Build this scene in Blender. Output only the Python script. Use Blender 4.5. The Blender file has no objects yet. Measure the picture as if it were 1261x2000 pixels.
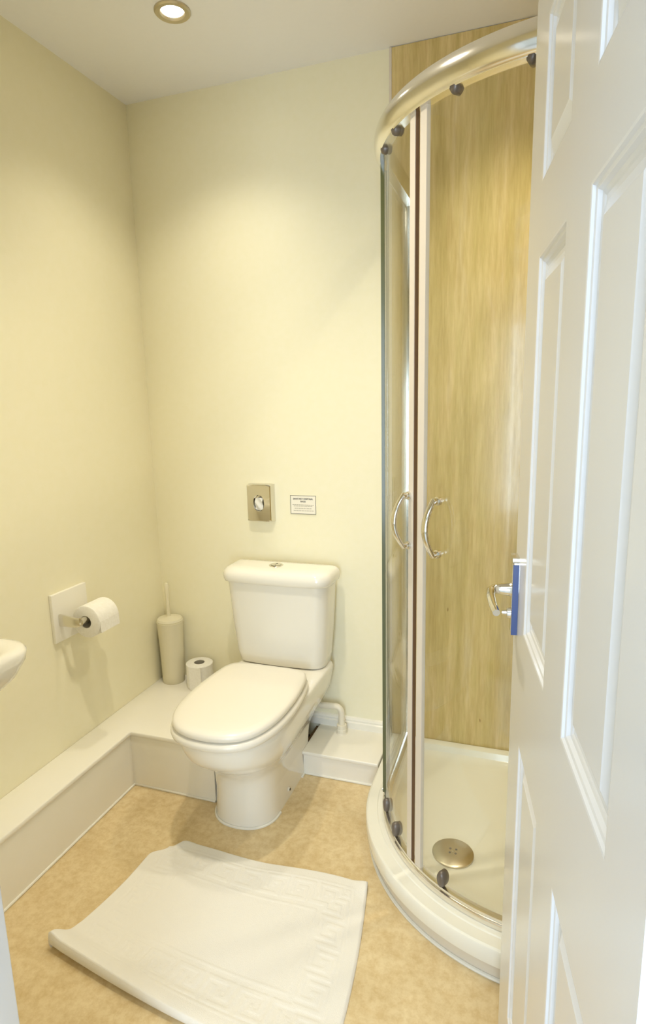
import bpy, bmesh, math, random
from mathutils import Vector, Matrix
from math import pi, sin, cos, radians
random.seed(4)
sc = bpy.context.scene
COL = sc.collection

# ------------------------------------------------------------------ camera
YAW, PITCH, ROLL = -0.3379, 0.1910, -0.0241
CAM = Vector((0, 0, 1.3884))
cd = bpy.data.cameras.new('camera'); cam = bpy.data.objects.new('camera', cd); COL.objects.link(cam)
fwd = Vector((sin(YAW)*cos(PITCH), cos(YAW)*cos(PITCH), -sin(PITCH)))
rt = Vector((cos(YAW), -sin(YAW), 0)); up = rt.cross(fwd)
r2 = cos(ROLL)*rt + sin(ROLL)*up; u2 = -sin(ROLL)*rt + cos(ROLL)*up
m = Matrix((r2, u2, -fwd)).transposed().to_4x4(); m.translation = CAM
cam.matrix_world = m
cd.sensor_fit = 'AUTO'; cd.sensor_width = 36; cd.lens = 1189.16*36/2000
cd.shift_x = (630.5-621.04)/2000; cd.shift_y = (1015.5-1000)/2000
cd.clip_start = 0.02; cd.clip_end = 50
sc.camera = cam

# ------------------------------------------------------------------ world, lights, exposure
W = bpy.data.worlds.new('world'); sc.world = W; W.use_nodes = True
bg = W.node_tree.nodes['Background']
bg.inputs[0].default_value = (0.62, 0.76, 1.0, 1); bg.inputs[1].default_value = 1.3
sc.view_settings.view_transform = 'Standard'; sc.view_settings.look = 'None'
sc.view_settings.gamma = 1; sc.view_settings.use_curve_mapping = False
sc.view_settings.exposure = 1.24
WARM = (1.0, 0.935, 0.79)
SPOTS = [((-1.022, 1.754), 9.5), ((-0.68, 1.22), 23), ((0.03, 1.74), 17)]
def spot(x, y, e):
    l = bpy.data.lights.new('ceiling_spot_lamp', 'SPOT'); o = bpy.data.objects.new('ceiling_spot_lamp', l)
    COL.objects.link(o); o.location = (x, y, 2.485); l.energy = e; l.color = WARM
    l.spot_size = radians(118); l.spot_blend = 1.0; l.shadow_soft_size = 0.035
for (xy, e) in SPOTS: spot(xy[0], xy[1], e)
def area(name, loc, rot, sx, sy, e, col):
    l = bpy.data.lights.new(name, 'AREA'); o = bpy.data.objects.new(name, l); COL.objects.link(o)
    l.shape = 'RECTANGLE'; l.size = sx; l.size_y = sy; l.energy = e; l.color = col
    o.location = loc; o.rotation_euler = rot
# daylight through the hallway window, and an unseen fill light added under the hall ceiling
area('hall_window_daylight', (0.10, -1.58, 1.2), (radians(97), 0, radians(8)), 0.7, 1.7, 17, (0.66, 0.81, 1.0))
area('hall_fill_light', (-0.3, -0.5, 2.46), (0, 0, 0), 0.5, 0.5, 3, (0.80, 0.89, 1.0))

# ------------------------------------------------------------------ materials
def lin(r, g, b):
    f = lambda c: c/12.92 if c <= .04045 else ((c+.055)/1.055)**2.4
    return (f(r/255), f(g/255), f(b/255), 1)
def mat(name, rgb, rough=.5, metal=0, coat=0, **k):
    M = bpy.data.materials.new(name); M.use_nodes = True; b = M.node_tree.nodes['Principled BSDF']
    b.inputs['Base Color'].default_value = lin(*rgb); b.inputs['Roughness'].default_value = rough
    b.inputs['Metallic'].default_value = metal; b.inputs['Coat Weight'].default_value = coat
    if coat: b.inputs['Coat Roughness'].default_value = .05
    for kk, v in k.items(): b.inputs[kk.replace('_', ' ')].default_value = v
    return M
def mottled(name, c1, c2, scale, rough, stretch=(1, 1, 1), bump=0, detail=6, coat=0, lo=.35, hi=.65):
    M = mat(name, c1, rough, coat=coat); nt = M.node_tree; N = nt.nodes; L = nt.links; b = N['Principled BSDF']
    tc = N.new('ShaderNodeTexCoord'); mp = N.new('ShaderNodeMapping'); mp.inputs['Scale'].default_value = stretch
    L.new(tc.outputs['Object'], mp.inputs[0])
    n = N.new('ShaderNodeTexNoise'); n.inputs['Scale'].default_value = scale; n.inputs['Detail'].default_value = detail
    L.new(mp.outputs[0], n.inputs['Vector'])
    r = N.new('ShaderNodeValToRGB'); r.color_ramp.elements[0].position = lo; r.color_ramp.elements[1].position = hi
    r.color_ramp.elements[0].color = lin(*c1); r.color_ramp.elements[1].color = lin(*c2)
    L.new(n.outputs[0], r.inputs[0]); L.new(r.outputs[0], b.inputs['Base Color'])
    if bump:
        bp = N.new('ShaderNodeBump'); bp.inputs['Strength'].default_value = bump; bp.inputs['Distance'].default_value = .002
        L.new(n.outputs[0], bp.inputs['Height']); L.new(bp.outputs[0], b.inputs['Normal'])
    return M
M_wall = mottled('cream_wall_paint', (250, 243, 210), (251, 244, 213), 40, .42, bump=.04)
M_ceil = mottled('ceiling_paint', (248, 247, 248), (249, 248, 249), 60, .8, bump=.03)
M_box = mottled('cream_gloss_board', (247, 242, 226), (248, 243, 229), 9, .28)
M_white = mat('white_gloss_paint', (232, 231, 229), .22)
M_seal = mat('white_sealant', (240, 236, 222), .35)
M_cer = mat('white_ceramic', (243, 238, 224), .08, coat=.4)
M_seat = mat('white_plastic_seat', (243, 237, 222), .25)
M_acr = mat('white_acrylic', (244, 240, 224), .14, coat=.3)
M_riser = mat('white_riser_board', (222, 212, 192), .25)
M_plas = mat('white_pipe_plastic', (236, 228, 206), .35)
M_chrome = mat('chrome', (225, 222, 214), .06, 1)
M_satin = mat('satin_chrome', (222, 218, 206), .24, 1)
M_brush = mat('brushed_steel', (206, 196, 172), .3, 1)
M_alu = mat('polished_aluminium', (236, 232, 224), .17, 1)
M_alum = mat('pale_magnetic_seal', (226, 214, 196), .35)
M_brown = mat('brown_rubber_seal', (112, 84, 58), .5)
M_blue = mat('blue_edge_reflection', (66, 84, 132), .3)  # painted blue reflection for the chrome backplate's near edge
M_dark = mat('dark_rubber', (70, 62, 46), .5)
M_grey = mat('grey_roller_plastic', (112, 102, 92), .35, .3)
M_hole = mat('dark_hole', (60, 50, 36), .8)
M_wood = mat('bare_brown_timber', (120, 92, 52), .7)
M_paper = mottled('toilet_tissue', (247, 243, 232), (242, 237, 224), 120, .9, bump=.3)
M_core = mat('cardboard_core', (176, 168, 148), .85)
M_card = mat('white_card', (250, 243, 225), .6)
M_ink = mat('black_ink', (70, 66, 58), .6)
M_ink2 = mat('grey_ink', (176, 168, 146), .6)
M_tis = mat('white_bag_film', (232, 228, 215), .3)
M_hall = mat('hall_paint', (226, 226, 222), .7)
M_fros = mat('frosted_cream_plastic', (252, 244, 214), .4, Alpha=.72)
M_bris = mat('white_bristles', (240, 232, 205), .8)
M_floor = mottled('beige_vinyl', (222, 199, 152), (234, 213, 168), 7, .38, bump=.05, detail=9)
nt = M_floor.node_tree; N = nt.nodes; L = nt.links
n2 = N.new('ShaderNodeTexNoise'); n2.inputs['Scale'].default_value = 42; n2.inputs['Detail'].default_value = 8; n2.inputs['Roughness'].default_value = .7
tc = [x for x in N if x.type == 'TEX_COORD'][0]; L.new(tc.outputs['Object'], n2.inputs['Vector'])
rp = N.new('ShaderNodeValToRGB'); rp.color_ramp.elements[0].position = .36; rp.color_ramp.elements[1].position = .6
rp.color_ramp.elements[0].color = lin(232, 220, 198); rp.color_ramp.elements[1].color = (1, 1, 1, 1)
L.new(n2.outputs[0], rp.inputs[0])
mx = N.new('ShaderNodeMix'); mx.data_type = 'RGBA'; mx.blend_type = 'MULTIPLY'; mx.inputs[0].default_value = .75
src = [l for l in L if l.to_socket == N['Principled BSDF'].inputs['Base Color']][0].from_socket
L.new(src, mx.inputs[6]); L.new(rp.outputs[0], mx.inputs[7]); L.new(mx.outputs[2], N['Principled BSDF'].inputs['Base Color'])

def travertine():
    M = mat('travertine_panel', (210, 186, 128), .17, coat=.15); nt = M.node_tree; N = nt.nodes; L = nt.links; b = N['Principled BSDF']
    tc = N.new('ShaderNodeTexCoord')
    def noise(sx, sz, scale, det, rough=.6, dist=0):
        mp = N.new('ShaderNodeMapping'); mp.inputs['Scale'].default_value = (sx, sx, sz); L.new(tc.outputs['Object'], mp.inputs[0])
        n = N.new('ShaderNodeTexNoise'); n.inputs['Scale'].default_value = scale; n.inputs['Detail'].default_value = det
        n.inputs['Roughness'].default_value = rough; n.inputs['Distortion'].default_value = dist
        L.new(mp.outputs[0], n.inputs['Vector']); return n
    a = noise(9, .9, 1.6, 8, .62, .35)
    r = N.new('ShaderNodeValToRGB'); cr = r.color_ramp
    cr.elements[0].position = .28; cr.elements[0].color = lin(206, 181, 114)
    cr.elements[1].position = .74; cr.elements[1].color = lin(240, 222, 178)
    e = cr.elements.new(.44); e.color = lin(220, 198, 133)
    e = cr.elements.new(.58); e.color = lin(232, 208, 148)
    L.new(a.outputs[0], r.inputs[0])
    f = noise(60, 5, 1.5, 6, .7)
    r2 = N.new('ShaderNodeValToRGB'); r2.color_ramp.elements[0].position = .3; r2.color_ramp.elements[1].position = .62
    r2.color_ramp.elements[0].color = lin(226, 216, 196); r2.color_ramp.elements[1].color = (1, 1, 1, 1)
    L.new(f.outputs[0], r2.inputs[0])
    mx = N.new('ShaderNodeMix'); mx.data_type = 'RGBA'; mx.blend_type = 'MULTIPLY'; mx.inputs[0].default_value = .8
    L.new(r.outputs[0], mx.inputs[6]); L.new(r2.outputs[0], mx.inputs[7])
    p = noise(40, 14, 1, 2); r3 = N.new('ShaderNodeValToRGB')      # small brown pits
    r3.color_ramp.elements[0].position = .755; r3.color_ramp.elements[0].color = (0, 0, 0, 1)
    r3.color_ramp.elements[1].position = .79; r3.color_ramp.elements[1].color = (1, 1, 1, 1)
    L.new(p.outputs[0], r3.inputs[0])
    m2 = N.new('ShaderNodeMix'); m2.data_type = 'RGBA'; L.new(r3.outputs[0], m2.inputs[0])
    L.new(mx.outputs[2], m2.inputs[6]); m2.inputs[7].default_value = lin(160, 128, 70)
    L.new(m2.outputs[2], b.inputs['Base Color'])
    return M
M_trav = travertine()
def glass():
    M = bpy.data.materials.new('clear_glass'); M.use_nodes = True; nt = M.node_tree; N = nt.nodes; L = nt.links
    for n in list(N): N.remove(n)
    o = N.new('ShaderNodeOutputMaterial'); t = N.new('ShaderNodeBsdfTransparent'); g = N.new('ShaderNodeBsdfGlossy')
    t.inputs[0].default_value = (.975, .985, .965, 1); g.inputs['Roughness'].default_value = .01
    fr = N.new('ShaderNodeFresnel'); geo = N.new('ShaderNodeNewGeometry'); mi = N.new('ShaderNodeMapRange'); mi.inputs[3].default_value = 1.5; mi.inputs[4].default_value = 1/1.5; L.new(geo.outputs['Backfacing'], mi.inputs[0]); L.new(mi.outputs[0], fr.inputs[0]); mixs = N.new('ShaderNodeMixShader')
    L.new(fr.outputs[0], mixs.inputs[0]); L.new(t.outputs[0], mixs.inputs[1]); L.new(g.outputs[0], mixs.inputs[2])
    L.new(mixs.outputs[0], o.inputs[0]); return M
M_glass = glass()
M_gedge = mat('green_glass_edge', (96, 98, 62), .2)
def towel():
    M = mat('white_towelling', (243, 238, 226), .95); nt = M.node_tree; N = nt.nodes; L = nt.links
    n = N.new('ShaderNodeTexNoise'); n.inputs['Scale'].default_value = 420; n.inputs['Detail'].default_value = 3
    tc = N.new('ShaderNodeTexCoord'); L.new(tc.outputs['Object'], n.inputs['Vector'])
    b = N.new('ShaderNodeBump'); b.inputs['Strength'].default_value = .5; b.inputs['Distance'].default_value = .0015
    L.new(n.outputs[0], b.inputs['Height']); L.new(b.outputs[0], N['Principled BSDF'].inputs['Normal'])
    N['Principled BSDF'].inputs['Sheen Weight'].default_value = .2
    return M
M_towel = towel()
M_lamp = bpy.data.materials.new('lit_bulb'); M_lamp.use_nodes = True
bb = M_lamp.node_tree.nodes['Principled BSDF']; bb.inputs['Emission Color'].default_value = (1, .93, .8, 1); bb.inputs['Emission Strength'].default_value = 12

# ------------------------------------------------------------------ mesh helpers (world coordinates; shifted to the root's base)
def root(name, loc, label=None, cat=None, group=None, kind=None, rz=0):
    o = bpy.data.objects.new(name, None); COL.objects.link(o); o.location = loc; o.rotation_euler = (0, 0, rz)
    o.empty_display_size = .05; tag(o, label, cat, group, kind); return o
def tag(o, label=None, cat=None, group=None, kind=None):
    if label: o['label'] = label
    if cat: o['category'] = cat
    if group: o['group'] = group
    if kind: o['kind'] = kind
    return o
def rloc(p):
    while p is not None and p.parent is not None: p = p.parent
    return Vector(p.location) if p is not None else Vector((0, 0, 0))
def build(name, V, F, m, parent=None, smooth=False, local=False, angle=38):
    off = Vector((0, 0, 0)) if local else rloc(parent)
    me = bpy.data.meshes.new(name); me.from_pydata([tuple(Vector(v)-off) for v in V], [], F)
    bm = bmesh.new(); bm.from_mesh(me); bmesh.ops.remove_doubles(bm, verts=bm.verts, dist=1e-6)
    bmesh.ops.recalc_face_normals(bm, faces=bm.faces); bm.to_mesh(me); bm.free()
    me.materials.append(m)
    if smooth:
        me.polygons.foreach_set('use_smooth', [True]*len(me.polygons)); me.set_sharp_from_angle(angle=radians(angle))
    o = bpy.data.objects.new(name, me); COL.objects.link(o)
    if parent is not None: o.parent = parent
    return o
def bx(x0, x1, y0, y1, z0, z1):
    V = [(x, y, z) for z in (z0, z1) for y in (y0, y1) for x in (x0, x1)]
    return V, [(0, 2, 3, 1), (4, 5, 7, 6), (0, 1, 5, 4), (2, 6, 7, 3), (0, 4, 6, 2), (1, 3, 7, 5)]
def add(A, B):
    n = len(A[0]); return A[0]+B[0], A[1]+[tuple(i+n for i in f) for f in B[1]]
def bevel_obj(o, w, seg=3):
    bm = bmesh.new(); bm.from_mesh(o.data)
    es = [e for e in bm.edges if len(e.link_faces) == 2 and e.calc_face_angle() > radians(40)]
    bmesh.ops.bevel(bm, geom=es, offset=w, segments=seg, affect='EDGES', profile=.5); bm.to_mesh(o.data); bm.free()
    o.data.polygons.foreach_set('use_smooth', [True]*len(o.data.polygons)); o.data.set_sharp_from_angle(angle=radians(38)); return o
def box(name, x0, x1, y0, y1, z0, z1, m, parent=None, bev=0, local=False):
    V, F = bx(x0, x1, y0, y1, z0, z1); o = build(name, V, F, m, parent, local=local)
    if bev: bevel_obj(o, bev)
    return o
def loft(rings, cap0=True, cap1=True, closed=True):
    V = [p for r in rings for p in r]; n = len(rings[0]); F = []
    for i in range(len(rings)-1):
        for j in range(n if closed else n-1):
            k = (j+1) % n; F.append((i*n+j, i*n+k, (i+1)*n+k, (i+1)*n+j))
    if cap0: F.append(tuple(range(n-1, -1, -1)))
    if cap1: F.append(tuple(range((len(rings)-1)*n, len(rings)*n)))
    return V, F
def frames(P):
    P = [Vector(p) for p in P]; out = []; prev = None
    for i, p in enumerate(P):
        t = (P[min(i+1, len(P)-1)]-P[max(i-1, 0)]).normalized()
        if prev is None:
            a = Vector((0, 0, 1)) if abs(t.z) < .9 else Vector((1, 0, 0)); nrm = (a - t*a.dot(t)).normalized()
        else: nrm = (prev - t*prev.dot(t)).normalized()
        prev = nrm; out.append((p, nrm, t.cross(nrm)))
    return out
def tube(P, r, n=14, cap=True):
    R = r if isinstance(r, (list, tuple)) else [r]*len(P)
    return loft([[p+a*cos(2*pi*j/n)*R[i]+b*sin(2*pi*j/n)*R[i] for j in range(n)] for i, (p, a, b) in enumerate(frames(P))], cap, cap)
def lathe(prof, c, n=40, axis='z', closed_ends=True):
    rings = []
    for r, h in prof:
        rg = []
        for j in range(n):
            a = 2*pi*j/n; q = (r*cos(a), r*sin(a))
            if axis == 'z': rg.append((c[0]+q[0], c[1]+q[1], c[2]+h))
            elif axis == 'y': rg.append((c[0]+q[0], c[1]+h, c[2]+q[1]))
            else: rg.append((c[0]+h, c[1]+q[0], c[2]+q[1]))
        rings.append(rg)
    return loft(rings, closed_ends, closed_ends)
def rrect(x0, x1, y0, y1, r, z, n=6):
    if not isinstance(r, (list, tuple)): r = [r]*4
    out = []
    for (cx, cy, a0, rr) in ((x1-r[0], y1-r[0], 0, r[0]), (x0+r[1], y1-r[1], 90, r[1]), (x0+r[2], y0+r[2], 180, r[2]), (x1-r[3], y0+r[3], 270, r[3])):
        for i in range(n+1):
            a = radians(a0+90*i/n); out.append((cx+rr*cos(a), cy+rr*sin(a), z))
    return out
def arcpts(c, R, a0, a1, n): return [(c[0]+R*cos(radians(a0+(a1-a0)*i/n)), c[1]+R*sin(radians(a0+(a1-a0)*i/n))) for i in range(n+1)]

# ------------------------------------------------------------------ room shell
XL, XR, YB, H = -1.488, 0.428, 2.172, 2.5
YF0, YF1 = 0.37, 0.485
def struct(o): o['kind'] = 'structure'; return o
struct(box('floor', XL-.1, XR+.1, YF0, YB+.1, -.05, 0, M_floor))
struct(box('ceiling', XL-.1, XR+.1, YF0, YB+.1, H, H+.05, M_ceil))
struct(box('wall_back', XL-.1, XR+.1, YB, YB+.1, 0, H, M_wall))
struct(box('wall_left', XL-.1, XL, YF0, YB, 0, H, M_wall))
struct(box('wall_right', XR, XR+.1, YF0, YB, 0, H, M_wall))
g = add(add(bx(XL, -.655, YF0, YF1, 0, H), bx(.16, XR, YF0, YF1, 0, H)), bx(-.655, .16, YF0, YF1, 2.06, H))
struct(build('wall_front', g[0], g[1], M_wall))
struct(box('trim_1', -.655, -.602, YF0-.01, YF1+.004, 0, 2.06, M_white, bev=.003))
struct(box('trim_2', .135, .16, YF0-.01, YF1+.004, 0, 2.06, M_white, bev=.003))
struct(box('trim_3', -.602, .135, YF0-.01, YF1+.004, 2.03, 2.06, M_white, bev=.003))
# hallway outside the door (behind and beside the camera)
struct(box('floor_hall', -1.75, 1.3, -1.6, YF0, -.05, 0, mottled('hall_carpet', (206, 204, 200), (214, 212, 208), 60, .95)))
struct(box('ceiling_hall', -1.75, 1.3, -1.6, YF0, H, H+.05, M_ceil))
g = add(add(bx(-1.75, -.25, -1.7, -1.6, 0, H), bx(.45, 1.3, -1.7, -1.6, 0, H)), add(bx(-.25, .45, -1.7, -1.6, 0, .3), bx(-.25, .45, -1.7, -1.6, 2.1, H)))
struct(build('wall_hall_back', g[0], g[1], M_hall))
struct(box('wall_hall_right', 1.3, 1.4, -1.7, YF0, 0, H, M_hall))
struct(box('wall_hall_left', -1.75, -1.65, -1.6, YF0, 0, H, M_hall))
g = add(bx(-1.65, XL-.1, .30, YF0, 0, H), bx(XR+.1, 1.3, .30, YF0, 0, H)); struct(build('wall_hall_front', g[0], g[1], M_hall))
struct(build('window_1', *add(add(bx(-.25, -.20, -1.68, -1.63, .3, 2.1), bx(.40, .45, -1.68, -1.63, .3, 2.1)), add(bx(-.2, .4, -1.68, -1.63, .3, .35), bx(-.2, .4, -1.68, -1.63, 2.05, 2.1))), M_white))

# travertine sheets lining the shower corner
PX0 = -.477
wp = root('shower_wall_panel', (0, YB, .1), 'mottled tan travertine-effect sheet on back wall behind the shower glass', 'wall panel', 'travertine shower lining')
box('panel', PX0, XR, YB-.006, YB, .1, H-.002, M_trav, wp)
box('edge_strip', PX0-.004, PX0+.004, YB-.009, YB, .1, H-.002, M_alum, wp)
wp = root('shower_wall_panel', (XR, 1.7, .1), 'travertine-effect sheet on the wall right of the shower, mostly behind the open door', 'wall panel', 'travertine shower lining')
box('panel', XR-.006, XR, 1.22, YB-.006, .1, H-.002, M_trav, wp)

# ------------------------------------------------------------------ boxed-in ledges
BH = .222
lx = XL+.139; lx2 = -1.008; ly2 = 1.70
bxg = root('boxed_ledge', (XL+.07, 1.5, 0), 'low cream L-shaped boxed-in ledge along the left wall and corner left of the toilet', 'ledge')
box('riser_board', XL, lx, YF1, YB, .0, BH-.018, M_box, bxg)
box('riser_board', lx, lx2, ly2, YB, .0, BH-.018, M_box, bxg)
o1 = [(XL, YF1), (lx+.006, YF1), (lx+.006, ly2-.006), (lx2, ly2-.006), (lx2, YB), (XL, YB)]
o = build('top_board', *loft([[(x, y, BH-.018) for x, y in o1], [(x, y, BH) for x, y in o1]]), M_box, bxg); bevel_obj(o, .004, 2)
build('floor_seal', *tube([(lx+.001, YF1, .004), (lx+.001, ly2-.001, .004), (lx2, ly2-.001, .004)], .0045, 8), M_seal, bxg)
rb = root('boxed_ledge', (-.62, 2.06, 0), 'short low cream boxed-in ledge between the toilet and shower tray', 'ledge')
RB0, RB1, RY, RH = -.772, -.45, 1.953, .095
box('riser_board', RB0+.004, -.478, RY, YB, 0, RH-.014, M_box, rb)
box('top_board', RB0, -.478, RY-.006, YB, RH-.014, RH, M_box, rb, bev=.004)
box('end_batten', RB0-.02, RB0, RY+.095, YB, 0, RH-.02, M_wood, rb)
build('floor_seal', *tube([(RB0, RY-.001, .004), (-.478, RY-.001, .004)], .0045, 8), M_seal, rb)
sk = [(0, 0), (.016, 0), (.016, .026), (.011, .030), (.012, .036), (.008, .043), (0, .046)]
sb = build('baseboard_back', *loft([[(x, YB-a, RH+b) for a, b in sk] for x in (-.86, -.478)]), M_box); sb['kind'] = 'structure'
build('gap_shade_patch', *bx(-.86, RB0-.02, RY+.12, YB, 0, .03), M_hole, rb)  # dark slab whose colour stands in for the shade in the gap

# ------------------------------------------------------------------ toilet
TX = -.880
t = root('toilet', (TX, 1.85, 0), 'white close-coupled ceramic toilet with its lid closed', 'toilet')
def pan_ring(w, f, b, z, r=.03, sq=.86, cx=TX, a=None):
    a = a or min(.27, (b-f)*.52); yc = f+a; out = []
    for i in range(25):
        th = pi*i/24; c, s_ = cos(th), sin(th)
        out.append((cx+w*math.copysign(abs(c)**sq, c), yc-a*abs(s_)**sq, z))
    for i in range(7):                       # side and rear-left corner
        out.append((cx-w, yc+(b-r-yc)*(i+1)/7, z))
    for i in range(1, 6): an = pi/2*i/5; out.append((cx-w+r-r*cos(an), b-r+r*sin(an), z))
    for i in range(1, 4): out.append((cx-w+r+(2*w-2*r)*i/4, b, z))
    for i in range(0, 6): an = pi/2*i/5; out.append((cx+w-r+r*sin(an), b-r+r*cos(an), z))
    for i in range(1, 7): out.append((cx+w, b-r-(b-r-yc)*i/7, z))
    return out
PC = -.872
lv = [(0, .112, 1.603, 2.04, TX), (.012, .113, 1.602, 2.04, TX), (.10, .109, 1.608, 2.04, TX), (.165, .114, 1.602, 2.045, TX), (.20, .123, 1.584, 2.06, TX+.001), (.235, .138, 1.548, 2.08, TX+.004),
      (.27, .154, 1.500, 2.10, PC), (.305, .167, 1.460, 2.115, PC), (.34, .174, 1.438, 2.125, PC), (.37, .178, 1.428, 2.13, PC), (.388, .179, 1.425, 2.13, PC), (.396, .175, 1.430, 2.128, PC), (.398, .165, 1.44, 2.12, PC)]
PA = (.115, .115, .116, .124, .138, .164, .194, .220, .240, .25, .25, .25, .25)
rows = [(z, w, f, b_, c, a_) for (z, w, f, b_, c), a_ in zip(lv, PA)]
fine = rows[:2]
for i in range(2, len(rows)-1):
    p0, p1, p2, p3 = rows[i-1] if i > 2 else rows[i], rows[i], rows[i+1], rows[min(i+2, len(rows)-1)]
    for q in (0, .25, .5, .75) if i < 9 else (0,):
        fine.append(tuple(.5*((2*B)+(C_-A)*q+(2*A-5*B+4*C_-D)*q*q+(3*B-A-3*C_+D)*q**3) for A, B, C_, D in zip(p0, p1, p2, p3)))
fine.append(rows[-1])
build('pan', *loft([pan_ring(w, f, b_, z, cx=c, a=a_) for z, w, f, b_, c, a_ in fine]), M_cer, t, smooth=True, angle=60)
def seat_outline(k, z, cx=-.868):
    pts = [(0, 1.400), (.06, 1.407), (.112, 1.432), (.150, 1.48), (.174, 1.555), (.183, 1.65), (.180, 1.74), (.170, 1.82), (.158, 1.868), (.138, 1.895), (.10, 1.907), (0, 1.910)]
    # Catmull-Rom through the half outline, then mirrored
    P = [(-pts[1][0], pts[1][1])]+pts+[(-pts[-2][0], pts[-2][1])]; half = []
    for i in range(1, len(P)-2):
        for s_ in range(4):
            q = s_/4; f = lambda a, b, c, d: .5*((2*b)+(c-a)*q+(2*a-5*b+4*c-d)*q*q+(3*b-a-3*c+d)*q**3)
            half.append((f(*[P[i+j][0] for j in (-1, 0, 1, 2)]), f(*[P[i+j][1] for j in (-1, 0, 1, 2)])))
    half.append(pts[-1]); full = half+[(-x, y) for x, y in half[-2:0:-1]]
    yc = 1.66
    out = []
    for x, y in full:
        d = math.hypot(x, y-yc) or 1; out.append((cx+x*(1-k/d), yc+(y-yc)*(1-k/d), z))
    return out
build('seat', *loft([seat_outline(k, z) for k, z in ((.008, .3985), (.0, .402), (-.003, .411), (-.001, .420), (.007, .4245))]), M_seat, t, smooth=True, angle=60)
build('lid', *loft([seat_outline(k, z) for k, z in ((.014, .4265), (.008, .4285), (.004, .437), (.006, .446), (.014, .452), (.035, .455), (.08, .4565), (.12, .457))]), M_seat, t, smooth=True, angle=60)
for sx in (-.075, .075): build('hinge', *tube([(PC+sx-.018, 1.915, .412), (PC+sx+.018, 1.915, .412)], .011, 12), M_seat, t, smooth=True)
def cist_ring(w, y0, y1, z, r, bow=.012, cx=TX):
    out = []
    for i in range(13):
        x = -(w-r)+2*(w-r)*i/12; out.append((cx+x, y0-bow*(1-(x/w)**2)+bow*(1-((w-r)/w)**2), z))
    for i in range(1, 7): a = pi/2*i/6; out.append((cx+w-r+r*sin(a), y0+r-r*cos(a), z))
    for i in range(1, 4): out.append((cx+w, y0+r+(y1-y0-r-.01)*i/4, z))
    for (a0, cxx) in ((0, cx+w-.01), (90, cx-w+.01)):
        for i in range(4): a = radians(a0+30*i); out.append((cxx+.01*cos(a), y1-.01+.01*sin(a), z))
    for i in range(3, 0, -1): out.append((cx-w, y0+r+(y1-y0-r-.01)*i/4, z))
    for i in range(6, 0, -1): a = pi/2*i/6; out.append((cx-w+r-r*sin(a), y0+r-r*cos(a), z))
    return out
build('cistern', *loft([cist_ring(.168, 2.015, 2.118, .3985, .05), cist_ring(.176, 2.004, 2.12, .404, .05), cist_ring(.182, 1.998, 2.12, .44, .05), cist_ring(.193, 1.99, 2.12, .56, .05), cist_ring(.203, 1.982, 2.12, .735, .05)]), M_cer, t, smooth=True, angle=60)
lidp = ((.204, 1.981, 2.123, .729, .052), (.213, 1.970, 2.128, .732, .055), (.216, 1.966, 2.13, .740, .056), (.217, 1.965, 2.13, .756, .056), (.213, 1.969, 2.128, .770, .055), (.204, 1.978, 2.122, .779, .052), (.190, 1.992, 2.112, .784, .045), (.15, 2.02, 2.09, .786, .03))
build('cistern_lid', *loft([cist_ring(w, a, b, z, r) for w, a, b, z, r in lidp]), M_cer, t, smooth=True, angle=60)
bxp, byp = -.893, 2.05
fb = build('flush_button', *lathe([(.027, .784), (.027, .788), (.024, .790), (.020, .789), (.0195, .7855)], (bxp, byp, 0), 32), M_chrome, t, smooth=True)
for sgn in (-1, 1):
    pts = [(bxp+sgn*.0012+sgn*.018*cos(a), byp+.018*sin(a)) for a in [(-pi/2+.07)+(pi-.14)*i/12 for i in range(13)]]
    build('button_half', *loft([[(x, y, .785) for x, y in pts], [(x, y, .7905) for x, y in pts]]), M_chrome, fb, smooth=True)
build('fixing_cap', *lathe([(.008, -.004), (.008, .002), (.005, .005), (0.001, .006)], (TX+.111, 1.80, .035), 16, 'x'), M_plas, t, smooth=True)
build('fixing_screw', *lathe([(.0045, 0), (.0045, .0015)], (TX+.1165, 1.80, .035), 12, 'x'), M_hole, t)
build('floor_seal', *tube([(x, y, .003) for x, y, z in pan_ring(.1145, 1.600, 2.04, 0, a=.115)][:48], .0045, 6), M_seal, t)

# white waste pipe
pp = root('water_pipe', (-.66, 2.11, RH), 'white plastic pipe running out from behind the toilet and bending down into ledge', 'pipe')
el = [(-.80, 2.118, .200), (-.69, 2.118, .205)]+[(-.69+.024*sin(radians(a)), 2.118, .181+.024*cos(radians(a))) for a in range(10, 91, 16)]+[(-.666, 2.118, .15), (-.666, 2.118, RH)]
build('pipe', *tube(el, .0125, 16), M_plas, pp, smooth=True)
build('collar', *lathe([(.013, .038), (.0195, .036), (.0205, .028), (.0195, .020), (.021, .018), (.021, .004), (.024, 0)], (-.666, 2.118, RH), 12), M_plas, pp, smooth=True, angle=25)

# ------------------------------------------------------------------ toilet brush and rolls
b = root('toilet_brush', (-1.418, 2.108, BH), 'tall frosted cream toilet brush holder standing in the ledge corner', 'toilet brush')
build('holder', *lathe([(.001, .004), (.045, 0), (.047, .004), (.0475, .04), (.050, .16), (.055, .262), (.056, .27), (.0535, .27), (.048, .16), (.045, .012)], (-1.418, 2.108, BH), 40), M_fros, b, smooth=True)
build('lid', *lathe([(.053, .268), (.0545, .276), (.050, .284), (.02, .288), (.009, .292)], (-1.418, 2.108, BH), 40), M_fros, b, smooth=True)
build('handle', *lathe([(.008, .28), (.0075, .36), (.010, .40), (.0105, .425), (.006, .436), (.001, .438)], (-1.424, 2.11, BH), 20), M_fros, b, smooth=True)
build('brush_head', *lathe([(.01, .02), (.034, .025), (.036, .06), (.034, .10), (.01, .11)], (-1.418, 2.108, BH), 24), M_bris, b, smooth=True)
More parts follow.
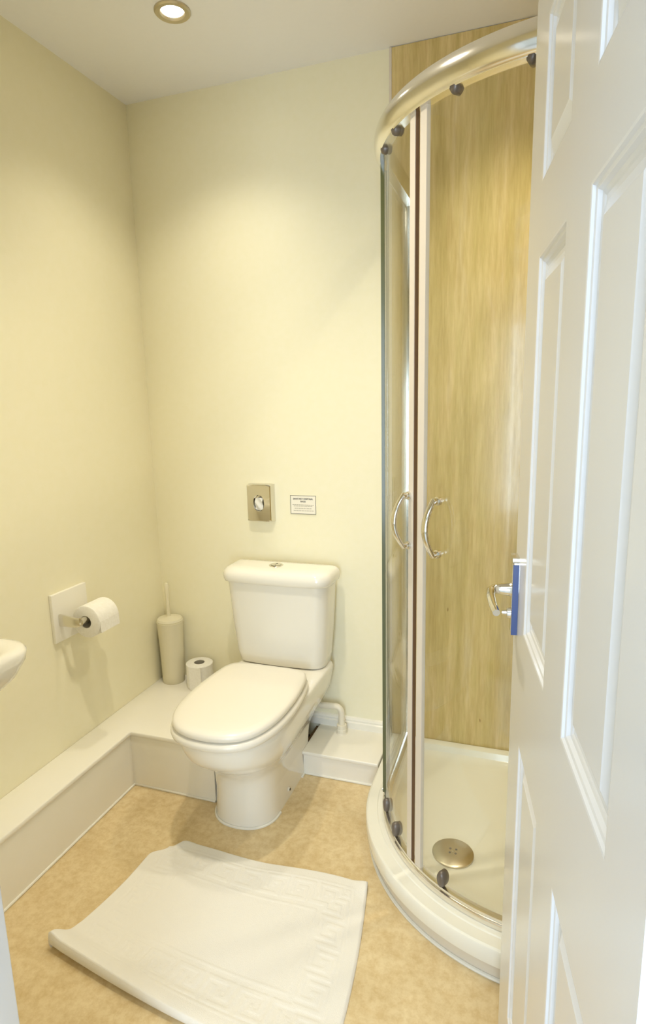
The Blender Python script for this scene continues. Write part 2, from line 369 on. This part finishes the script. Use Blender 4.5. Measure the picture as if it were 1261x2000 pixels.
def roll_mesh(c, r, rc, L, axis):
    return lathe([(rc, 0), (r-.004, 0), (r, .003), (r, L-.003), (r-.004, L), (rc, L), (rc, 0)], c, 48, axis, False)
r = root('toilet_roll', (-1.283, 2.10, BH), 'spare white toilet roll standing upright on the ledge beside the brush', 'toilet roll')
build('tissue', *roll_mesh((-1.283, 2.10, BH), .056, .0225, .104, 'z'), M_paper, r, smooth=True)
build('core', *lathe([(.0222, .001), (.0222, .1035), (.0205, .1035), (.0205, .001), (.0222, .001)], (-1.283, 2.10, BH), 32, 'z', False), M_core, r, smooth=True)
box('loose_sheet', -1.300, -1.245, 2.0415, 2.0435, BH+.002, BH+.103, M_paper, r)
h = root('toilet_roll_holder', (XL, 1.605, .69), 'chrome arm holder on a square cream backing board on left wall', 'toilet roll holder')
box('backing_board', XL, XL+.013, 1.525, 1.692, .613, .781, M_box, h, bev=.002)
arm = [(XL+.012, 1.552, .688), (XL+.045, 1.549, .689), (XL+.075, 1.549, .687), (XL+.088, 1.556, .686), (XL+.090, 1.566, .686)]
rg = []
for i, (p, a, bb_) in enumerate(frames(arm)):
    hz = (.021, .019, .017, .015, .013)[i]
    rg.append([p+Vector((0, 0, 1))*dz*hz+bb_*dx*.006 for dx, dz in ((-1, -.7), (-.6, -1), (.6, -1), (1, -.7), (1, .7), (.6, 1), (-.6, 1), (-1, .7))])
build('arm', *loft(rg), M_satin, h, smooth=True, angle=30)
build('spindle', *tube([(XL+.090, 1.56, .686), (XL+.090, 1.715, .686)], .0115, 20), M_satin, h, smooth=True)
rc_ = (XL+.090, 1.585, .677)
r = root('toilet_roll', rc_, 'white toilet roll hanging on the chrome holder at left wall', 'toilet roll')
build('tissue', *roll_mesh(rc_, .056, .0222, .106, 'y'), M_paper, r, smooth=True)
build('core', *lathe([(.0221, .0005), (.0221, .1055), (.0205, .1055), (.0205, .0005), (.0221, .0005)], rc_, 32, 'y', False), M_core, r, smooth=True)
build('loose_sheet', *loft([[(rc_[0]+.0565, rc_[1]+y, rc_[2]+.005), (rc_[0]+.0575, rc_[1]+y, rc_[2]-.02), (rc_[0]+.0585, rc_[1]+y, rc_[2]-.034), (rc_[0]+.0575, rc_[1]+y, rc_[2]-.034), (rc_[0]+.0562, rc_[1]+y, rc_[2]-.02), (rc_[0]+.0555, rc_[1]+y, rc_[2]+.005)] for y in (.004, .102)]), M_paper, r)

# ------------------------------------------------------------------ sanitary bag dispenser and sign
d = root('bag_dispenser', (-.992, YB, 1.005), 'polished chrome box with oval opening on the wall above the toilet', 'dispenser')
def oval(cx, cz, a, bz, y, n=40): return [(cx+a*cos(2*pi*i/n), y, cz+bz*sin(2*pi*i/n)) for i in range(n)]
def sqr(x0, x1, z0, z1, y, n=40):
    out = []; cx, cz = (x0+x1)/2, (z0+z1)/2
    for i in range(n):
        a = 2*pi*i/n; c, s_ = cos(a), sin(a); k = 1/max(abs(c)/((x1-x0)/2), abs(s_)/((z1-z0)/2)); out.append((cx+k*c, y, cz+k*s_))
    return out
x0, x1, z0, z1 = -1.047, -.940, .931, 1.081; yf = YB-.032
build('case', *loft([sqr(x0, x1, z0, z1, YB), sqr(x0, x1, z0, z1, YB-.010), sqr(x0+.001, x1-.001, z0+.001, z1-.001, YB-.012), sqr(x0, x1-.006, z0+.002, z1-.002, yf+.003), sqr(x0+.003, x1-.009, z0+.005, z1-.005, yf), oval(-.997, 1.006, .0235, .033, yf), oval(-.997, 1.006, .021, .030, yf+.004), oval(-.997, 1.006, .021, .030, yf+.012)], True, True), M_chrome, d, smooth=True, angle=20)
V = []; F = []; n = 9
for i in range(n):
    for j in range(n):
        u, v = -1+2*i/(n-1), -1+2*j/(n-1)
        V.append((-.995+u*.016, yf-.004+.004*sin(u*3+v*4)+.006*(u*u+v*v)/2, 1.004+v*.026*(1-.2*u*u)))
for i in range(n-1):
    for j in range(n-1): F.append((i*n+j, (i+1)*n+j, (i+1)*n+j+1, i*n+j+1))
build('paper_bag', V, F, M_tis, d, smooth=True)
s = root('wall_sign', (-.822, YB, 1.0), 'small white rectangular sign with thin black border beside the chrome dispenser', 'sign')
sx0, sx1, sz0, sz1 = -.875, -.770, .964, 1.037
box('card', sx0, sx1, YB-.002, YB, sz0, sz1, M_card, s)
g = add(add(bx(sx0, sx1, YB-.0026, YB-.0020, sz1-.0016, sz1), bx(sx0, sx1, YB-.0026, YB-.0020, sz0, sz0+.0016)), add(bx(sx0, sx0+.0016, YB-.0026, YB-.0020, sz0, sz1), bx(sx1-.0016, sx1, YB-.0026, YB-.0020, sz0, sz1)))
build('border', g[0], g[1], M_ink, s)
def text(body, x, z, size, m, parent, name='lettering', sx=1):
    c = bpy.data.curves.new(name, 'FONT'); c.body = body; c.size = size; c.align_x = 'CENTER'; c.extrude = .0002
    c.offset = size*.02
    to = bpy.data.objects.new('tmp', c); COL.objects.link(to); bpy.context.view_layer.update()
    me = bpy.data.meshes.new_from_object(to.evaluated_get(bpy.context.evaluated_depsgraph_get())); bpy.data.objects.remove(to)
    me.materials.clear(); me.materials.append(m)
    off = rloc(parent); me.transform(Matrix.Translation(Vector((x, YB-.0023, z))-off) @ Matrix.Rotation(pi/2, 4, 'X') @ Matrix.Diagonal((sx, 1, 1, 1)))
    o = bpy.data.objects.new(name, me); COL.objects.link(o); o.parent = parent; return o
text('SANITARY DISPOSAL', -.8225, 1.0205, .0088, M_ink, s)
text('BAGS', -.8225, 1.0105, .0088, M_ink, s)
random.seed(3)
lines = ([], [])
for (zz, a, b_) in ((.9995, -.866, -.779), (.9945, -.861, -.784), (.9855, -.858, -.787), (.9765, -.862, -.780)):
    x = a
    while x < b_:
        wd = random.uniform(.004, .011); lines = add(lines, bx(x, min(x+wd, b_), YB-.0025, YB-.002, zz, zz+.0019)); x += wd+.0016
build('small_print', lines[0], lines[1], M_ink2, s)

# ------------------------------------------------------------------ ceiling downlights
for k, (xy, e) in enumerate(SPOTS):
    x, y = xy
    dl = root('ceiling_downlight', (x, y, H), ('round brass-toned recessed downlight in ceiling above the toilet', 'round recessed downlight in the ceiling nearer the doorway, above the frame', 'round recessed downlight in the ceiling over the shower tray')[k], 'light', 'recessed ceiling downlights')
    build('bezel', *lathe([(.052, 0), (.052, -.004), (.048, -.0075), (.036, -.0065), (.031, -.002), (.029, .002)], (x, y, H), 48, 'z', False), M_brush, dl, smooth=True, angle=25)
    build('bulb', *lathe([(.0295, -.001), (.024, -.0035), (.001, -.005)], (x, y, H), 32), M_lamp, dl, smooth=True)

# ------------------------------------------------------------------ wash basin
bs = root('wash_basin', (XL, .86, .76), 'white wall-hung ceramic wash basin at the left edge', 'basin')
def brg(x1, y0, y1, z, r): return rrect(XL, x1, y0, y1, [r, .004, .004, r], z, 8)
build('bowl', *loft([brg(-1.33, .78, .95, .655, .06), brg(-1.25, .72, 1.02, .675, .07), brg(-1.19, .67, 1.07, .71, .08), brg(-1.15, .635, 1.10, .752, .08), brg(-1.133, .62, 1.117, .79, .08), brg(-1.131, .618, 1.12, .81, .08), brg(-1.137, .624, 1.113, .819, .077), brg(-1.150, .636, 1.10, .822, .07),
   rrect(-1.42, -1.166, .66, 1.072, .07, .820, 8), rrect(-1.415, -1.18, .67, 1.06, .07, .808, 8), rrect(-1.40, -1.21, .70, 1.03, .07, .76, 8), rrect(-1.37, -1.26, .76, .97, .05, .72, 8)]), M_cer, bs, smooth=True, angle=60)
build('waste', *lathe([(.001, .0025), (.018, .0025), (.021, .001), (.021, -.001)], (-1.315, .865, .7215), 24), M_chrome, bs, smooth=True)

# ------------------------------------------------------------------ shower tray
TC = (.078, 1.825); TR = .55; TY = YB-.007; TXR = XR-.007
def tray_ring(dd, z, back=None):
    bk = dd if back is None else back
    R = TR-dd; pts = [(TC[0]-R, TC[1]+(TY-bk-TC[1])*(1-i/6)) for i in range(6)]
    pts += arcpts(TC, R, 180, 270, 48)
    pts += [(TC[0]+(TXR-bk-TC[0])*(i+1)/6, TC[1]-R) for i in range(6)]
    pts += [(TXR-bk, TC[1]-R+(TY-bk-TC[1]+R)*(i+1)/9) for i in range(8)]
    rr = max(.004, bk*.5)
    for i in range(5): a = pi/2*i/4; pts.append((TXR-bk-rr+rr*cos(a), TY-bk-rr+rr*sin(a)))
    pts += [(TXR-bk-rr+(TC[0]-R-TXR+bk+rr)*(i+1)/10, TY-bk) for i in range(9)]
    return [(x, y, z) for x, y in pts]
st = root('shower_tray', (0, 1.75, 0), 'white curved-front corner shower tray raised on a plinth', 'shower tray')
build('tray', *loft([tray_ring(.02, .052, 0), tray_ring(.001, .052, 0), tray_ring(0, .056, 0), tray_ring(0, .092, 0), tray_ring(.002, .097, 0), tray_ring(.007, .100, .002), tray_ring(.036, .101, .004), tray_ring(.039, .1035, .006), tray_ring(.085, .104, .03), tray_ring(.092, .101, .036), tray_ring(.105, .082, .046), tray_ring(.118, .074, .058), tray_ring(.15, .070, .09), tray_ring(.30, .066, .25)]), M_acr, st, smooth=True, angle=28)
build('plinth_panel', *loft([tray_ring(.016, 0, .002), tray_ring(.016, .054, .002)], False, False), M_riser, st, smooth=True)
sl = [(x, y, .004) for x, y, z in tray_ring(.014, 0)][1:60]
build('floor_seal', *tube(sl, .0055, 8), M_seal, st, smooth=True)
dx, dy = -.170, 1.612
dc = build('drain_cover', *lathe([(.060, .069), (.060, .0735), (.055, .0765), (.02, .0785), (.001, .079)], (dx, dy, 0), 48), M_brush, st, smooth=True)
for i in range(4):
    a = radians(45+90*i); build('drain_slot', *lathe([(.0035, .0782), (.0035, .0795)], (dx+.012*cos(a), dy+.012*sin(a), 0), 10), M_grey, dc)
build('drain_hub', *lathe([(.004, .0785), (.004, .0805), (.002, .081)], (dx, dy, 0), 16), M_brush, dc, smooth=True)

# ------------------------------------------------------------------ shower enclosure
se = root('shower_enclosure', (TC[0]-.3, TC[1]-.3, .104), 'curved chrome-framed glass shower enclosure with two sliding doors standing on the tray', 'shower enclosure')
def plan_path(R, n=60):
    return [(TC[0]-R, YB-.006), (TC[0]-R, 2.0), (TC[0]-R, TC[1])]+arcpts(TC, R, 180, 270, n)[1:]+[(TC[0]+.15, TC[1]-R), (XR-.006, TC[1]-R)]
def sweep(R0, prof, name, m, parent, smooth=True, ang=40):
    # prof: (radial outwards, z)
    base = plan_path(R0); rings = []
    for i, p in enumerate(base):
        if i < 3: nv = (-1, 0)
        elif i > len(base)-3: nv = (0, -1)
        else: dd = math.hypot(p[0]-TC[0], p[1]-TC[1]); nv = ((p[0]-TC[0])/dd, (p[1]-TC[1])/dd)
        rings.append([(p[0]+nv[0]*a, p[1]+nv[1]*a, z) for a, z in prof])
    return build(name, *loft(rings), m, parent, smooth=smooth, angle=ang)
ZR = 2.013
pr = [(-.020, ZR+.004), (-.018, ZR), (.006, ZR-.001)]+[(.002+.020*cos(radians(a)), ZR+.031+.031*sin(radians(a))) for a in range(-75, 91, 11)]+[(-.010, ZR+.061), (-.018, ZR+.056)]
sweep(.490, pr, 'top_rail', M_alu, se)
sweep(.487, [(-.018, .104), (.009, .104), (.010, .107), (.010, .116), (.008, .121), (.004, .122), (.003, .130), (-.004, .130), (-.018, .126)], 'bottom_rail', M_alu, se, ang=25)
ZG0, ZG1 = .128, 2.034
def curved_pane(R, a0, a1, z0, z1, th=.006, n=24):
    o = arcpts(TC, R+th/2, a0, a1, n)+arcpts(TC, R-th/2, a1, a0, n)
    return loft([[(x, y, z0) for x, y in o], [(x, y, z1) for x, y in o]])
def stile(a, w, R, th, m, name, parent, z0=ZG0, z1=ZG1):
    da = math.degrees(w/2/R); return build(name, *curved_pane(R, a-da, a+da, z0, z1, th, 3), m, parent, smooth=True, angle=40)
def polar(R, a, z): return Vector((TC[0]+R*cos(radians(a)), TC[1]+R*sin(radians(a)), z))
RG = .483
def roller(a, z, parent, upd):
    # moulded grey roller housing: tapered capsule with wheel disc
    er = Vector((cos(radians(a)), sin(radians(a)), 0)); et = Vector((-er.y, er.x, 0)); ez = Vector((0, 0, 1)); c = polar(RG, a, z); rings = []
    for hh, k in ((-.014, .75), (-.010, .95), (.006, 1.0), (.012, .85), (.015, .5)):
        ring = []
        for j in range(20):
            th = 2*pi*j/20; ax = .0125*k*cos(th); az = .021*k*sin(th)*(1.25 if sin(th)*upd < 0 else 1)
            ring.append(c+er*hh+et*ax+ez*az)
        rings.append(ring)
    o = build('roller', *loft(rings), M_grey, parent, smooth=True, angle=50)
    return o
def handle(a, z0, z1, parent, ox=0):
    P = []
    for i in range(17):
        q = i/16; P.append(polar(RG+.020+.030*sin(pi*q)**.9, a, z0+(z1-z0)*q))
    rg = []
    for i, (p, nn, bb_) in enumerate(frames(P)):
        k = .85+.25*sin(pi*i/16); er = Vector((cos(radians(a)), sin(radians(a)), 0)); et = Vector((-er.y, er.x, 0))
        tn = (Vector(P[min(i+1, 16)])-Vector(P[max(i-1, 0)])).normalized(); e2 = tn.cross(et)
        rg.append([p+et*.0085*k*cos(2*pi*j/12)+e2*.0062*k*sin(2*pi*j/12) for j in range(12)])
    o = build('handle', *loft(rg), M_chrome, parent, smooth=True, angle=60)
    for z in (z0+.004, z1-.004):
        build('handle_post', *tube([polar(RG+.003, a, z), polar(RG+.010, a, z), polar(RG+.011, a, z), polar(RG+.024, a, z)], [.0105, .0105, .007, .0085], 16), M_chrome, parent, smooth=True, angle=30)
for k, (a0, a1, sa, ha, rol) in enumerate(((184, 222.0, 223.2, 222.3, (200.0, 213.0)), (229.0, 266, 228.0, 235.2, (238.6, 257.6)))):
    dr = build('sliding_door', *curved_pane(RG, a0, a1, ZG0, ZG1), M_glass, se, smooth=True)
    stile(sa, .021, RG, .011, M_alum, 'magnetic_seal', dr)
    stile(sa+(1.42 if k == 0 else -1.42), .0022, RG, .009, M_brown if k == 0 else M_alum, 'seal_edge', dr)
    stile(a0-.3 if k == 0 else a1+.3, .004, RG, .008, M_dark, 'glass_edge', dr)
    handle(ha, 1.022, 1.158, dr)
    for a in rol:
        roller(a if a < 250 else 262.5, .156, dr, 1); roller(a, 2.021, dr, -1)
    # wheel screws at the top inner end
for k in (0, 1):
    RF = .495
    if k == 0:
        V, F = bx(TC[0]-RF-.003, TC[0]-RF+.003, TC[1], YB-.03, ZG0, ZG1)
    else: V, F = bx(TC[0], XR-.03, TC[1]-RF-.003, TC[1]-RF+.003, ZG0, ZG1)
    fp = build('fixed_panel', V, F, M_glass, se)
    a0, a1 = ((180, 187), (263, 270))[k]
    build('curved_return', *curved_pane(RF, a0, a1, ZG0, ZG1, n=6), M_glass, fp, smooth=True)
    stile(188.0 if k == 0 else 262, .006, .492, .010, M_gedge, 'overlap_seal', fp)
    if k == 0: box('wall_profile', TC[0]-RF-.014, TC[0]-RF+.014, YB-.036, YB-.0065, .1045, ZG1, M_alu, se, bev=.002)
    else: box('wall_profile', XR-.036, XR-.0065, TC[1]-RF-.014, TC[1]-RF+.014, .1045, ZG1, M_alu, se, bev=.002)
build('screw_cap', *lathe([(.007, -.012), (.007, .004), (.004, .008), (.001, .009)], (TC[0]-.485, TC[1]-.06, .130), 16, 'x'), M_chrome, se, smooth=True)
build('end_bracket', *tube([polar(.489, 186.5, 2.0), polar(.489, 186.5, 2.036)], [.009, .012], 12), M_chrome, se, smooth=True)

# ------------------------------------------------------------------ six-panel door, open at the right
ANG = math.atan2(.14213323, .98984754); OFF = .14728
dd = Vector((-sin(ANG), cos(ANG), 0)); dn = Vector((cos(ANG), sin(ANG), 0))
S0, S1, ZD0, ZD1, TH = .400, 1.150, .008, 2.0, .036
base = dn*OFF+dd*S0
dr = root('door_1', (base.x, base.y, ZD0), 'white six-panel door standing open at right', None, None, 'structure', rz=ANG)
# local frame: x = across thickness (away from the room face), y = along the leaf, z = up
WD = S1-S0; DH = ZD1-ZD0
ys = [(.500-S0, .700-S0), (.822-S0, 1.026-S0)]; zs = [(.205-ZD0, .787-ZD0), (.990-ZD0, 1.597-ZD0), (1.700-ZD0, 1.920-ZD0)]
def lb(y0, y1, z0, z1, x0=0, x1=TH): return bx(x0, x1, y0, y1, z0, z1)
def piece(name, y0, y1, z0, z1):
    return build(name, *lb(y0, y1, z0, z1), M_white, dr, local=True)
e = 0
piece('hinge_stile', 0, ys[0][0], 0, DH); piece('lock_stile', ys[1][1], WD, 0, DH)
for z0, z1 in ((0, zs[0][0]), (zs[0][1], zs[1][0]), (zs[1][1], zs[2][0]), (zs[2][1], DH)): piece('rail', ys[0][0], ys[1][1], z0, z1)
for z0, z1 in zs: piece('middle_stile', ys[0][1], ys[1][0], z0, z1)
for y0, y1 in ys:
    for z0, z1 in zs:
        prof = [(0, 0), (.003, .0005), (.005, .0035), (.009, .0045), (.012, .0085), (.016, .0095), (.018, .0110), (.024, .0110), (.040, .0045), (.042, .0035)]
        for side in (0, 1):
            rings = []
            for ins, dep in prof:
                X = dep if side == 0 else TH-dep
                rings.append([(X, y0+ins, z0+ins), (X, y1-ins, z0+ins), (X, y1-ins, z1-ins), (X, y0+ins, z1-ins)])
            if side == 0: R_ = rings
            else: R2_ = rings
        g1 = loft(R_, False, True); g2 = loft(R2_, False, True)
        build('moulded_panel', *add(g1, g2), M_white, dr, local=True)
# lever handle on a backplate (room face), local coordinates: face is x=0, outward = -x
hs, hz = 1.120-S0, 1.043-ZD0
pl = build('backplate', *loft([[(x, hs+y, hz+z) for y, z in [(q[0], q[1]) for q in rrect(-.018+k_, .018-k_, -.082+k_, .062-k_, .006, 0, 3)]] for x, k_ in ((0, 0), (-.009, 0), (-.011, .003))]), M_chrome, dr, local=True, smooth=True, angle=30)
build('backplate_cap', *loft([[(x, hs+y, hz+z) for y, z in [(q[0], q[1]) for q in rrect(-.019, .019, .052, .064, .004, 0, 3)]] for x in (0, -.012)]), M_satin, pl, local=True, smooth=True, angle=30)
lvp = [(-.010, hs, hz), (-.030, hs, hz), (-.042, hs-.002, hz), (-.048, hs-.010, hz-.001), (-.050, hs-.04, hz-.003), (-.049, hs-.08, hz-.006), (-.046, hs-.105, hz-.010)]
build('lever', *tube(lvp, [.0135, .010, .0085, .008, .0075, .0068, .0062], 18), M_chrome, pl, local=True, smooth=True, angle=60)
build('edge_reflection', *lb(hs-.0205, hs-.0182, hz-.081, hz+.051, -.011, -.0005), M_blue, pl, local=True)  # thin strip coloured as the blue reflection on the plate's side
build('lever_collar', *tube([(-.011, hs, hz), (-.0145, hs, hz)], [.014, .013], 20), M_satin, pl, local=True, smooth=True, angle=30)
build('thumb_turn', *tube([(-.011, hs, hz-.045), (-.017, hs, hz-.045), (-.018, hs, hz-.045), (-.026, hs, hz-.045)], [.011, .010, .005, .004], 20), M_chrome, pl, local=True, smooth=True, angle=30)
build('latch', *lb(WD, WD+.008, hz-.012, hz+.012, .012, .026), M_satin, dr, local=True)
for zz in (.20, 1.0, 1.78): build('hinge', *tube([(TH+.003, -.002, zz-.05), (TH+.003, -.002, zz+.05)], .006, 12), M_satin, dr, local=True, smooth=True)

# ------------------------------------------------------------------ bath mat
mt = root('bath_mat', (-.74, 1.25, 0), 'white cotton bath mat with embossed Greek key border lying on the floor', 'bath mat')
KEY = ["11111110", "10000010", "10111010", "10101010", "10001010", "00001010", "11111011", "00000000"]
def smooth01(x): x = max(0, min(1, x)); return x*x*(3-2*x)
NU, NV, NF = 300, 210, 12
LW, LD = .70, .50
def mat_xy(u, v):
    # v=0 back edge, v=1 front edge (bilinear corners with bowed sides)
    bl, br, fl, fr = Vector((-1.085, 1.480)), Vector((-.398, 1.492)), Vector((-1.135, 1.040)), Vector((-.345, .955))
    p = (bl*(1-u)+br*u)*(1-v)+(fl*(1-u)+fr*u)*v
    p.y += -.020*sin(pi*u)*v**2 + .006*sin(3*pi*u)*(1-v)
    p.x += .018*sin(pi*v)*(1-u) + .012*sin(pi*v)*u
    cr = smooth01(1-math.hypot(u/.16, v/.20)); p += Vector((.045, -.030))*cr      # turned-in back left corner
    return p
def key_mask(u, v):
    X = u*LW; Y = v*LD; cell = .080; inset = .045; best = 0
    dl, dr_, db, df = X, LW-X, Y, LD-Y; dmin = min(dl, dr_, db, df)
    if inset < dmin < inset+cell:
        k = (dmin-inset)/cell; along = Y if dmin in (dl, dr_) else X
        a = (along/cell) % 1.0; return 1.0 if KEY[min(7, int(k*8))][min(7, int(a*8))] == '1' else 0.0
    if inset-.012 < dmin < inset-.006 or inset+cell+.006 < dmin < inset+cell+.012: return .6
    return 0
V = []; F = []
for j in range(NV+NF):
    for i in range(NU):
        u = i/(NU-1); v = min(1, j/(NV-1)); p = mat_xy(u, v)
        lift = .026*smooth01((v-.86)/.14)*(.55+.45*cos(pi*u*1.2))+.010*smooth01((v-.7)/.3)
        lift += .010*smooth01(1-u/.06)*smooth01((v-.88)/.12)
        lift += .010*smooth01((u-.93)/.07)*smooth01(1-v/.12)+.004*math.exp(-((u-.62)**2/.02+(v-.08)**2/.004))
        lift += .0025*sin(7*u+2)*sin(5*v+1)+.009*math.exp(-((u-.10)**2/.004+(v-.02)**2/.003))
        z = .010+max(0, lift)+.0010*key_mask(u, v)
        if j >= NV:
            q = (j-NV+1)/NF; z = z*(1-q)+.001*q; p.y -= .010*sin(pi*min(1, q*.8))-.012*q*q
        ed = min(u*LW, (1-u)*LW, v*LD if j < NV else 1); z -= .006*(1-smooth01(ed/.006)) if j < NV else 0
        V.append((p.x, p.y, max(.001, z)))
for j in range(NV+NF-1):
    for i in range(NU-1): a = j*NU+i; F.append((a, a+1, a+NU+1, a+NU))
# skirt down to the floor along the back and sides so that the cloth has thickness
edge = [i for i in range(NU-1, -1, -1)]+[j*NU for j in range(1, NV+NF)]+[(NV+NF-1)*NU+i for i in range(1, NU)]+[j*NU+NU-1 for j in range(NV+NF-2, 0, -1)]
n0 = len(V)
for a in edge: x, y, z = V[a]; V.append((x, y, max(0.0004, z-.008)))
for k in range(len(edge)): k2 = (k+1) % len(edge); F.append((edge[k], edge[k2], n0+k2, n0+k))
build('towelling', V, F, M_towel, mt, smooth=True, angle=80)
hem = [Vector(V[j*NU+NU-1])+Vector((-.004, 0, .0008)) for j in range(4, NV, 6)]
build('hem_stitching', *tube(hem, .0012, 6), M_towel, mt, smooth=True)
